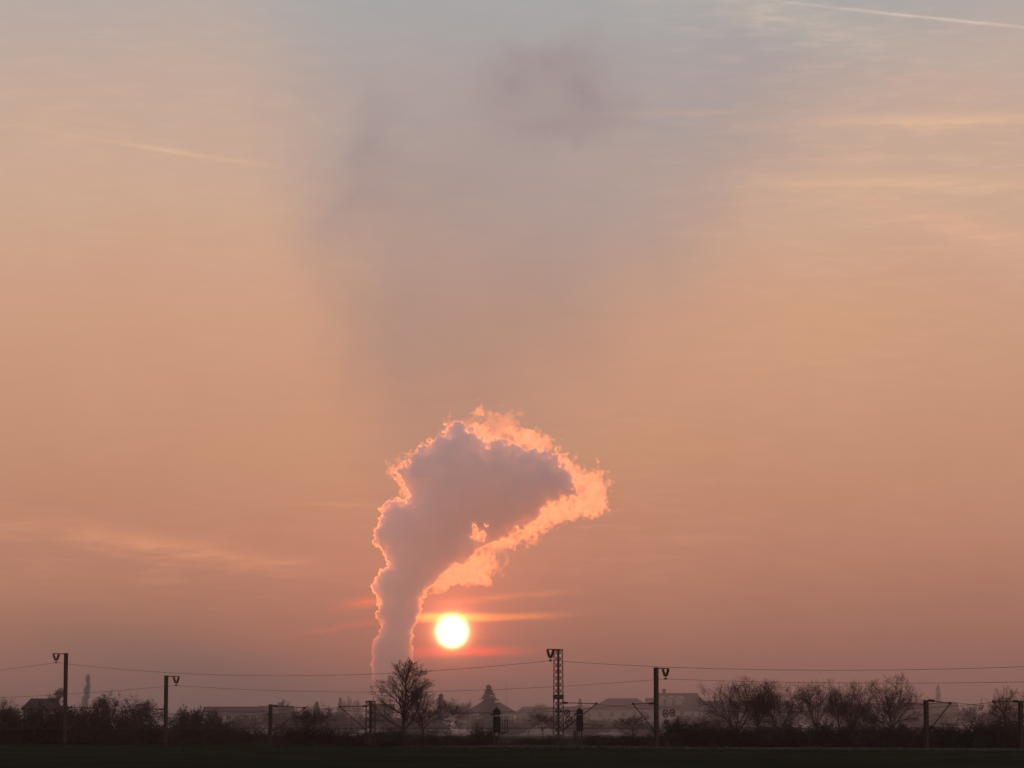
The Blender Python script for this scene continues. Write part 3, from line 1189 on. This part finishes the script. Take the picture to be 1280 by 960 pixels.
def leaves(points, g, count, size, jitter):
    m = MB()
    for i in range(count):
        p = g.choice(points)
        c = Vector((p.x + g.gauss(0, jitter), p.y + g.gauss(0, jitter), max(.1, p.z + g.gauss(0, jitter))))
        u = Vector((g.gauss(0, 1), g.gauss(0, 1), g.gauss(0, 1))).normalized()
        v = u.orthogonal().normalized()
        s = size * g.uniform(.6, 1.3)
        m.add([c - u * s, c - v * s * .5, c + u * s, c + v * s * .5], [(0, 1, 2, 3)])
    return m


def fit(lines_list, H):
    """scale lines so that the highest point is H"""
    zmax = max(p.z for L in lines_list for pts, rr in L for p in pts)
    k = H / zmax
    for L in lines_list:
        for pts, rr in L:
            for p in pts:
                p *= k
    return k


PROTO = {}
ORD = ('first', 'second', 'third', 'fourth', 'fifth', 'sixth', 'seventh', 'eighth', 'ninth', 'tenth', 'eleventh', 'twelfth', 'thirteenth', 'fourteenth', 'fifteenth', 'sixteenth')
SEEN = {}


def nth(group, text):
    SEEN[group] = SEEN.get(group, 0) + 1
    return text.replace('NTH', ORD[SEEN[group] - 1])




def proto(key, parts):
    """parts: list of (name, mesh); remembers half width of the crown"""
    xs = [abs(v.co.x) for _, me in parts for v in me.vertices] + [abs(v.co.y) for _, me in parts for v in me.vertices]
    xs.sort()
    PROTO[key] = (parts, xs[int(len(xs) * .955)])


def make_bare(key, seed, leaf=0, **kw):
    tr, cr, en = grow_tree(seed, 10.0, **kw)
    k = fit([tr, cr], 10.0)
    en = [p for pts, rr in cr if len(pts) == 4 for p in (pts[-1],)]
    parts = [('trunk', polyline_mesh(tr, 7).mesh('trunk', BARK, True)), ('crown', polyline_mesh(cr, 3).mesh('crown', TWIG))]
    if leaf:
        parts.append(('leaves', leaves(en, random.Random(seed), leaf, .11, .16).mesh('leaves', LEAF)))
    proto(key, parts)


make_bare('round1', 101, counts=(16, 8, 7, 5), spread=44, limb=.42, twig=.012)
make_bare('round2', 102, counts=(17, 8, 7, 5), spread=42, limb=.44, trunk_frac=.16, twig=.012)
make_bare('vase1', 103, leader=False, trunk_frac=.16, counts=(10, 9, 7, 6), spread=30, limb=.72, up=.20, twig=.011)
make_bare('vase2', 104, leader=False, trunk_frac=.12, counts=(11, 9, 7, 6), spread=34, limb=.72, up=.22, twig=.011)
make_bare('vase3', 113, leader=False, trunk_frac=.24, counts=(9, 9, 7, 6), spread=26, limb=.66, up=.22, twig=.011)
make_bare('slim1', 105, counts=(15, 8, 6, 5), spread=34, limb=.34, trunk_frac=.25, up=.35, twig=.012)
make_bare('leafy', 106, leaf=8000, leader=False, trunk_frac=.16, counts=(10, 8, 6, 4), spread=50, limb=.6, up=.1, twig=.014)
make_bare('small', 107, leader=False, trunk_frac=.36, counts=(8, 7, 6, 5), spread=48, limb=.52, twig=.020, up=.1)
make_bare('lead', 110, leader=True, trunk_frac=.17, counts=(24, 8, 6, 6), spread=42, limb=.37, up=.24, twig=.008, r0=.16)
make_bare('poplar', 108, leader=True, trunk_frac=.08, counts=(40, 7, 5, 4), spread=22, limb=.17, up=.8, leaf=6500, twig=.02)
for i in range(5):
    stm, tw, en = grow_shrub(200 + i, 4.0, stems=16 + i, twig=.015)
    fit([stm, tw], 4.0)
    en = [pts[q] for pts, rr in tw for q in (1, -1)]
    parts = [('stems', polyline_mesh(stm, 5).mesh('stems', BARK)), ('twigs', polyline_mesh(tw, 3).mesh('twigs', TWIG)),
             ('leaves', leaves(en, random.Random(i), (4200, 6400, 8000, 5200, 7000)[i], .085, .15).mesh('leaves', LEAF))]
    proto('shrub%d' % i, parts)


def make_conifer(key, seed, width=.22):
    g = random.Random(seed)
    H = 10.0
    t = MB()
    t.tube([(0, 0, 0), (0.03, 0, H * .5), (0, 0.02, H)], [.16, .10, .015], 7)
    cr = MB()
    for wv in range(330):
        f = (wv + g.random()) / 330
        f = f ** 1.15
        z = H * (.06 + .92 * f)
        l = (H * width * (1 - f) ** .80 * (1 + .16 * math.sin(z * 5.3 + 1)) + .14) * g.uniform(.6, 1.1)
        a = g.uniform(0, 6.283)
        e = Vector((math.cos(a) * l, math.sin(a) * l, z - l * .22))
        s = Vector((0, 0, z))
        mid = s.lerp(e, .55) + Vector((0, 0, -.06 * l))
        cr.tube([s, mid, e], [.03, .02, .008], 3, cap=False)
        for q in range(16):
            c = s.lerp(e, .1 + .9 * (q + g.random()) / 16)
            sd_ = Vector((-math.sin(a), math.cos(a), 0)) * g.uniform(-1, 1)
            d = (sd_ + Vector((math.cos(a), math.sin(a), 0)) * .5 + Vector((0, 0, g.uniform(-.9, .1)))).normalized() * (.22 + .22 * (1 - f)) * g.uniform(.7, 1.3)
            w = Vector((g.gauss(0, 1), g.gauss(0, 1), g.gauss(0, 1))).normalized() * .11
            cr.add([c - w, c + w, c + d], [(0, 1, 2)])
    proto(key, [('trunk', t.mesh('trunk', BARK)), ('crown', cr.mesh('crown', NEEDLE))])


make_conifer('spruce', 301, .24)
make_conifer('spruce2', 302, .19)


def plant(key, name, px, top, D, half_px, label, cat, group=None, base_z=None, rz=None):
    """place a plant so that its top stands at pixel row top at distance D with the given half width"""
    parts, hw = PROTO[key]
    b = ground_under(px, D)
    if base_z is not None:
        b.z = base_z
    h = at(px, top, D).z - b.z
    zref = 4.0 if key.startswith('shrub') else 10.0
    sz = h / zref
    sx = half_px * D / F / hw
    o = thing(name, label, cat, b, rng.uniform(0, 6.28) if rz is None else rz, group)
    o.scale = (sx, sx, sz)
    for n, me in parts:
        link(bpy.data.objects.new(n, me), o)
    return o


# the big bare tree below the sun
plant('lead', 'bare_tree', 501, 821, 400, 34, 'big bare tree with rounded crown standing below and left of the sun', 'tree', rz=1.0)
plant('round2', 'bare_tree', 531, 857, 404, 19, 'smaller bare tree leaning out from the right side of the big bare tree', 'tree', rz=2.2)
plant('shrub1', 'shrub', 478, 903, 392, 24, 'bare shrub at the foot of the short lattice mast', 'shrub')
# small trees in the open
plant('small', 'bare_tree', 563, 868, 404, 14, 'small hazy bare tree left of the spruce house', 'tree')
plant('small', 'bare_tree', 678.5, 884, 385, 17, 'small branching bare tree left of the tall lattice mast', 'tree', rz=.4)
plant('small', 'bare_tree', 791, 888, 375, 21, 'small wide bare tree left of the tall steel mast', 'tree', rz=3.4)
plant('small', 'bare_tree', 885, 893, 372, 16, 'small dark bare tree at the left end of the row of bare trees', 'tree', rz=5.0)
# row of bare trees, right
row = [('vase1', 921, 848, 362, 40, 'bare wide-crowned tree, first from the left in the tree row'),
       ('vase3', 946, 842, 366, 28, 'bare tallish tree, second from the left in the tree row'),
       ('vase2', 975, 848, 362, 36, 'bare fan-shaped tree, third from the left in the tree row'),
       ('vase3', 1022, 846, 358, 26, 'bare upright tree with single trunk, fourth in the tree row'),
       ('vase3', 1049, 858, 362, 17, 'bare slim tree, fifth from the left in the tree row'),
       ('vase1', 1064, 847, 356, 22, 'bare tree with narrow crown, sixth in the tree row'),
       ('vase2', 1111, 839, 350, 38, 'largest bare tree at the right end of the tree row'),
       ('vase1', 1083, 876, 366, 30, 'low bare tree filling the gap left of the largest row tree')]
for i, (k_, px, top, D, hw_, lab) in enumerate(row):
    plant(k_, 'bare_tree', px, top, D, hw_, lab, 'tree', 'bare trees in the row at right', rz=.7 + i * 1.9)
plant('vase2', 'bare_tree', 1262, 856, 344, 30, 'bare tree behind the mast at the right edge', 'tree', rz=2.0)
plant('small', 'bare_tree', 1213, 872, 420, 14, 'small pale bare tree between the two right-hand short masts', 'tree')
# left thicket trees
plant('leafy', 'leafy_tree', 141, 862, 425, 42, 'dense dark tree with clinging leaves between the two left masts', 'tree', rz=.3)
plant('vase1', 'bare_tree', 8, 868, 440, 24, 'bare tree at the left edge of the picture', 'tree', rz=1.1)
plant('slim1', 'bare_tree', 62, 859, 560, 15, 'thin bare tree rising behind the left dark roof', 'tree')
plant('round1', 'bare_tree', 194, 874, 620, 19, 'pale rounded bare tree behind the slim left mast', 'tree')
plant('leafy', 'leafy_tree', 236, 879, 425, 15, 'low dark leafy tree just right of the slim left mast', 'tree')
plant('leafy', 'leafy_tree', 257, 881, 424, 18, 'low dark leafy tree left of the long pale house', 'tree', rz=2.6)
plant('leafy', 'leafy_tree', 392, 878, 424, 26, 'dark leafy tree right of the first short mast', 'tree', rz=4.0)
plant('spruce2', 'conifer_tree', 396, 876, 640, 7, 'small dark conifer peeping over the dark leafy tree', 'tree')
plant('round1', 'bare_tree', 361, 873, 640, 12, 'small pale bare tree right of the first short mast', 'tree')
plant('spruce', 'conifer_tree', 425, 871, 760, 7, 'narrow pale conifer left of the short lattice mast', 'tree')
plant('leafy', 'leafy_tree', 439, 869, 780, 13, 'pale bushy evergreen tree beside the narrow conifer', 'tree')
plant('poplar', 'poplar_tree', 103.5, 843, 900, 9, 'tall narrow pale poplar right of the left edge mast', 'tree')
plant('poplar', 'poplar_tree', 1172.5, 856, 900, 8, 'narrow pale poplar beside the short right-hand mast', 'tree')
# hazy trees by the houses in the middle
plant('spruce', 'conifer_tree', 611, 855, 640, 15, 'tall spruce rising above the gabled house right of the sun', 'tree')
plant('spruce2', 'conifer_tree', 551, 866, 620, 10, 'hazy conifer just right of the big bare tree', 'tree')
plant('leafy', 'leafy_tree', 575, 871, 600, 17, 'hazy rounded tree between the big bare tree and the spruce', 'tree', rz=1.5)
plant('leafy', 'leafy_tree', 535, 881, 560, 18, 'hazy dark tree low behind the big bare tree', 'tree', rz=3.5)
plant('round2', 'bare_tree', 678, 878, 720, 13, 'pale rounded tree far behind the small branching tree', 'tree')
plant('spruce', 'conifer_tree', 725, 872, 820, 6, 'small pale conifer above the signal beside the lattice mast', 'tree')

# shrubs: a dark belt of scrub beyond the tracks and on the near slope
belt = [(12, 884, 345, 26), (36, 877, 350, 26), (62, 876, 342, 28), (92, 882, 352, 24), (118, 880, 346, 24), (150, 880, 340, 28), (178, 886, 345, 20), (205, 890, 350, 22), (232, 888, 345, 22),
        (258, 890, 340, 24), (283, 897, 345, 20), (310, 906, 335, 22), (335, 912, 330, 20), (362, 906, 330, 24), (390, 900, 330, 24), (416, 908, 325, 22), (440, 910, 325, 20),
        (505, 908, 322, 22), (530, 912, 318, 20), (557, 917, 315, 20), (584, 918, 312, 18), (604, 904, 300, 13), (640, 922, 305, 18), (665, 924, 300, 16), (690, 921, 298, 18), (745, 918, 295, 20),
        (770, 916, 292, 18), (797, 914, 290, 20), (830, 910, 286, 18), (850, 896, 284, 20), (875, 903, 280, 20), (900, 900, 276, 22), (928, 902, 272, 22), (955, 902, 268, 22), (985, 900, 265, 24),
        (1015, 902, 264, 22), (1043, 898, 262, 22), (1075, 898, 258, 22), (1100, 896, 256, 22), (1128, 902, 256, 20), (1150, 908, 255, 18), (1175, 904, 255, 20), (1200, 900, 255, 20),
        (1225, 898, 255, 20), (1248, 896, 250, 20), (1272, 898, 250, 20)]
for i, (px, top, D, hp) in enumerate(belt):
    if px == 604:
        lab, grp = 'dark shrub hugging the left side of the signal with the ladder', None
    elif px < 280:
        lab, grp = 'NTH dark shrub from the left in the thicket beside the left mast', 'shrubs of the left thicket'
    elif px < 460:
        lab, grp = 'NTH low shrub from the left in the scrub behind the short mast', 'shrubs behind the short mast'
    elif px < 600:
        lab, grp = 'NTH low shrub from the left in the scrub below the sun', 'shrubs below the sun'
    elif px < 845:
        lab, grp = 'NTH low shrub from the left in the scrub round the tall masts', 'shrubs round the tall masts'
    elif px < 1135:
        lab, grp = 'NTH dark shrub from the left under the row of bare trees', 'shrubs under the tree row'
    else:
        lab, grp = 'NTH dark shrub from the left in the scrub by the right-hand short masts', 'shrubs at far right'
    D = 310 - px / 1280 * 96 + 100 + (0, 9, -6, 5, -3, 12)[i % 6]
    plant('shrub%d' % (i * 3 % 5), 'shrub', px, top - 2, D, hp + 3, nth(grp, lab), 'shrub', grp)
near = [(20, 926, 303, 16), (60, 927, 298, 18), (105, 926, 295, 18), (150, 928, 291, 16), (190, 928, 287, 18), (230, 930, 284, 16), (290, 928, 279, 18), (350, 931, 275, 16),
        (405, 929, 270, 18), (450, 929, 266, 16), (492, 927, 263, 18), (545, 929, 259, 18), (600, 929, 255, 20), (650, 931, 252, 18), (715, 933, 247, 14), (760, 934, 244, 14)]
for i, (px, top, D, hp) in enumerate(near):
    plant('shrub%d' % (i * 2 % 5), 'shrub', px, top, D + 4, hp, nth('bramble', 'NTH low bramble clump from the left along the field edge'), 'shrub', 'bramble clumps at the field edge')

garden = [(222, 888, 500, 22), (300, 893, 520, 20), (325, 890, 540, 20), (352, 888, 520, 20), (378, 886, 540, 22), (410, 887, 520, 22), (432, 888, 560, 20), (455, 890, 520, 18),
          (482, 892, 500, 22), (512, 890, 520, 22), (592, 898, 520, 18), (635, 897, 540, 18), (660, 893, 560, 18), (705, 896, 520, 20), (735, 897, 540, 20), (762, 898, 520, 20), (800, 899, 520, 22),
          (835, 897, 540, 20), (862, 892, 520, 18), (895, 888, 520, 22), (930, 888, 540, 24), (965, 886, 520, 24), (1000, 886, 520, 24), (1035, 884, 520, 22), (1070, 886, 520, 22), (1130, 889, 520, 22),
          (1160, 895, 540, 20), (1195, 889, 520, 20), (1222, 886, 500, 18), (1246, 884, 480, 20), (1275, 886, 480, 20), (20, 880, 480, 26), (85, 881, 500, 20)]
for i, (px, top, D, hp) in enumerate(sorted(garden)):
    if px < 240:
        lab, grp = 'NTH hazy garden tree from the left behind the left thicket', 'hazy trees behind the left thicket'
    elif px < 530:
        lab, grp = 'NTH hazy garden tree from the left in mist behind the short left masts', 'hazy trees left of the sun'
    elif px < 850:
        lab, grp = 'NTH low hazy garden tree from the left in mist below the pale roofs', 'hazy trees below the roofs'
    elif px < 1120:
        lab, grp = 'NTH hazy garden tree from the left in mist behind the tree row', 'hazy trees behind the tree row'
    else:
        lab, grp = 'NTH hazy garden tree from the left in mist right of the tree row', 'hazy trees at far right'
    plant(('leafy', 'shrub2', 'leafy', 'shrub4', 'round1')[i % 5], 'garden_tree', px, top - 1, D + (60 if px > 100 else 0), hp + 4, nth(grp, lab), 'tree', grp)

# ------------------------------------------------------------------ houses in the haze
def house(px_c, D, w_px, depth, y_eave, y_ridge, label, kind='gable', rz=0.0, roof=None, wall=None, chimney=None, hip=.28, wins=4, name='house', over=.45, door=True, dormers=0):
    roof = roof or ROOF_D
    wall = wall or PLASTER
    b = ground_under(px_c, D)
    root = thing(name, label, 'house', b, rz, 'houses in the haze beyond the railway')
    w = w_px * D / F
    ze = at(px_c, y_eave, D).z - b.z
    zr = at(px_c, y_ridge, D).z - b.z
    hx, hy = w / 2, depth / 2
    m = MB()
    m.box((0, 0, ze / 2 - .5), (w - 2 * over, depth - 2 * over, ze + 1))
    if kind == 'gable':
        gx_ = hx - over
        gy_ = hy - over
        zt_ = ze + (zr - ze) * (gy_ / hy) * .98
        for sx in (-1, 1):
            m.add([(sx * (gx_ - .2), -gy_, ze), (sx * (gx_ - .2), gy_, ze), (sx * (gx_ - .2), 0, zt_), (sx * gx_, -gy_, ze), (sx * gx_, gy_, ze), (sx * gx_, 0, zt_)],
                  [(0, 1, 2), (3, 5, 4), (0, 3, 4, 1), (1, 4, 5, 2), (2, 5, 3, 0)])
    wl = m.build('wall', wall, root)
    r = MB()
    th_ = .22
    rx = hx if kind == 'gable' else hx * (1 - 2 * hip)
    rx2 = rx - .03
    vs = [(-hx, -hy, ze), (hx, -hy, ze), (hx, hy, ze), (-hx, hy, ze), (-rx, 0, zr), (rx, 0, zr)]
    v2 = [(x, y, z - th_) for x, y, z in vs]
    r.add(vs + v2, [(0, 1, 5, 4), (2, 3, 4, 5), (1, 2, 5), (3, 0, 4), (7, 6, 10, 11), (9, 8, 11, 10), (8, 7, 11), (6, 9, 10),
                    (0, 6, 7, 1), (1, 7, 8, 2), (2, 8, 9, 3), (3, 9, 6, 0)])
    ro = r.build('roof', roof, root)
    MB().tube([(-rx, 0, zr + .02), (rx, 0, zr + .02)], .13, 6).build('ridge_cap', roof, ro)
    if chimney is not None:
        c = MB()
        zc_ = zr + 1.0
        c.box((chimney * hx, .35, (zr - 1.2 + zc_) / 2), (.75, .6, zc_ - zr + 1.2))
        c.box((chimney * hx, .35, zc_ + .05), (.95, .8, .12))
        c.build('chimney', BRICK, ro)
    for i in range(dormers):
        xx = (-.45 + .42 * i) * hx
        dm = MB()
        zd = ze + (zr - ze) * .34
        yd = -hy * .80
        dm.box((xx, yd + .9, zd + .2), (1.5, 2.0, 1.5))
        dm.add([(xx - .95, yd - .2, zd + .93), (xx + .95, yd - .2, zd + .93), (xx, yd - .2, zd + 1.6), (xx - .95, yd + 2.4, zd + .93), (xx + .95, yd + 2.4, zd + .93), (xx, yd + 2.4, zd + 1.6)],
               [(0, 1, 2), (3, 5, 4), (0, 2, 5, 3), (1, 4, 5, 2), (0, 3, 4, 1)])
        dm.build('dormer', wall, ro)

    def window(x, y, z, ry=0.0, ww=1.15, wh=1.35):
        f = MB()
        nx_, ny_ = math.sin(ry), -math.cos(ry)
        f.box((x + nx_ * .02, y + ny_ * .02, z), (ww, .10, wh), ry)
        fo = f.build('window', FRAME, root)
        pn = MB()
        for sx in (-1, 1):
            ox = sx * ww * .235
            pn.box((x + nx_ * .06 + math.cos(ry) * ox, y + ny_ * .06 + math.sin(ry) * ox, z), (ww * .40, .06, wh * .84), ry)
        pn.build('pane', GLASS, fo)
    yw = -(hy - over)
    floors = [ze - 1.5] if ze < 6 else [ze - 1.5, ze - 4.3]
    for z in floors:
        for i in range(wins):
            window((-1 + (2 * i + 1) / wins) * (hx - over) * .9, yw, z)
    if kind == 'gable':
        for sx in (-1, 1):
            window(sx * (hx - over), 0, ze + (zr - ze) * .32, sx * math.pi / 2, 1.1, 1.2)
            for q in (-.45, .45):
                window(sx * (hx - over), q * hy, ze - 1.6, sx * math.pi / 2)
    if door:
        MB().box((hx * .06, yw - .03, 1.05), (1.05, .10, 2.1)).build('door', DOOR, root)
    return root


house(53, 560, 44, 10, 886, 874.0, 'dark roofed house half hidden in the left thicket', 'hip', 0, ROOF_D, PLASTER2, hip=.14, wins=3)
house(292, 640, 74, 10, 889, 884, 'long low pale house right of the slim left mast', 'gable', .05, ROOF_D, PLASTER, wins=6)
house(478, 620, 30, 9, 886, 880.5, 'dark roofed house behind the big bare tree', 'gable', 0, wins=2)
house(613, 700, 64, 11, 890, 878.5, 'gabled house in the haze under the tall spruce', 'hip', 0, ROOF_D, PLASTER, hip=.30, wins=4)
house(702, 800, 118, 12, 893, 884, 'long low hazy roof behind the tall lattice mast', 'hip', 0, ROOF_D, PLASTER2, hip=.08, wins=7)
house(778, 760, 82, 13, 886, 873.5, 'hip-roofed pale house left of the tall steel mast', 'hip', 0, ROOF_D, PLASTER, hip=.27, wins=5)
house(846, 720, 56, 11, 884, 867, 'big gabled house with chimney just right of the tall steel mast', 'gable', -.42, ROOF_D, PLASTER, chimney=-.62, wins=4, dormers=3)
house(818, 760, 22, 8, 883, 873, 'small side wing roof left of the big gabled house', 'gable', 0, ROOF_D, PLASTER, wins=1)
house(930, 780, 120, 12, 888, 876.5, 'long hazy roof behind the left half of the tree row', 'gable', 0, ROOF_D, PLASTER2, wins=7)
house(1155, 700, 84, 12, 893, 879, 'broad dark roofed house behind the short right-hand mast', 'gable', 0, ROOF_R, PLASTER2, wins=5)
house(345, 700, 44, 10, 893, 883, 'pale house end behind the first short mast', 'gable', 0, ROOF_D, PLASTER, wins=3)
house(1060, 820, 90, 12, 889, 880, 'hazy roof behind the right half of the tree row', 'gable', 0, ROOF_D, PLASTER, wins=5)

# radio mast far off
ra = ground_under(633.5, 1500)
root = thing('radio_mast', 'thin faint radio mast in the haze right of the spruce', 'mast', ra)
zt_ = at(633.5, 851, 1500).z - ra.z
MB().tube([(0, 0, 0), (0, 0, zt_)], [.35, .16], 6).build('pole', STEEL, root)
m = MB()
for f_ in (.55, .7, .82, .94):
    m.tube([(-.7, 0, zt_ * f_), (.7, 0, zt_ * f_)], .12, 5)
m.build('antenna', DARK, root)

# ------------------------------------------------------------------ haze
lo = Vector((1e9, 1e9, 1e9))
hi = Vector((-1e9, -1e9, -1e9))
for o in scene.objects:
    if o.type == 'MESH' and o.name.split('.')[0] in ('field', 'railway_cutting', 'land_beyond'):
        for v in o.data.vertices:
            lo = Vector(map(min, lo, v.co))
            hi = Vector(map(max, hi, v.co))
HZ_TOP = 29.0
HAZE_DENS, HAZE_G = 0.00014, 0.2


def air(name, dens, g, col):
    hz = bpy.data.materials.new(name)
    hz.use_nodes = True
    hz.node_tree.nodes.clear()
    pv = hz.node_tree.nodes.new('ShaderNodeVolumePrincipled')
    pv.inputs['Color'].default_value = (*col, 1)
    pv.inputs['Density'].default_value = dens
    pv.inputs['Anisotropy'].default_value = g
    ho = hz.node_tree.nodes.new('ShaderNodeOutputMaterial')
    hz.node_tree.links.new(pv.outputs[0], ho.inputs['Volume'])
    return hz


mb = MB()
z0 = lo.z - 1.0
mb.box(((lo.x + hi.x) / 2, (lo.y + hi.y) / 2, (z0 + HZ_TOP) / 2), (hi.x - lo.x + 40, hi.y - lo.y + 40, HZ_TOP - z0))
tag(mb.build('haze', air('haze_air', HAZE_DENS, HAZE_G, (0.75, 0.66, 0.64))), 'thin pale evening haze lying over the land', 'haze', kind='stuff')
# evening mist gathered over the low ground of the village beyond the railway
S0, S1, T0, T1, ZM = 126.0, 3150.0, -2500.0, 1950.0, 27.0
cm = CR_O + CR_N * (S0 + S1) / 2 + CR_T * (T0 + T1) / 2
mb = MB().box((cm.x, cm.y, (ZM + lo.z - .5) / 2), (T1 - T0, S1 - S0, ZM - lo.z + .5), math.atan2(CR_T.y, CR_T.x))
tag(mb.build('mist', air('mist_air', 0.0017, 0.2, (0.82, 0.75, 0.73))), 'pale ground mist over the village beyond the railway', 'mist', kind='stuff')
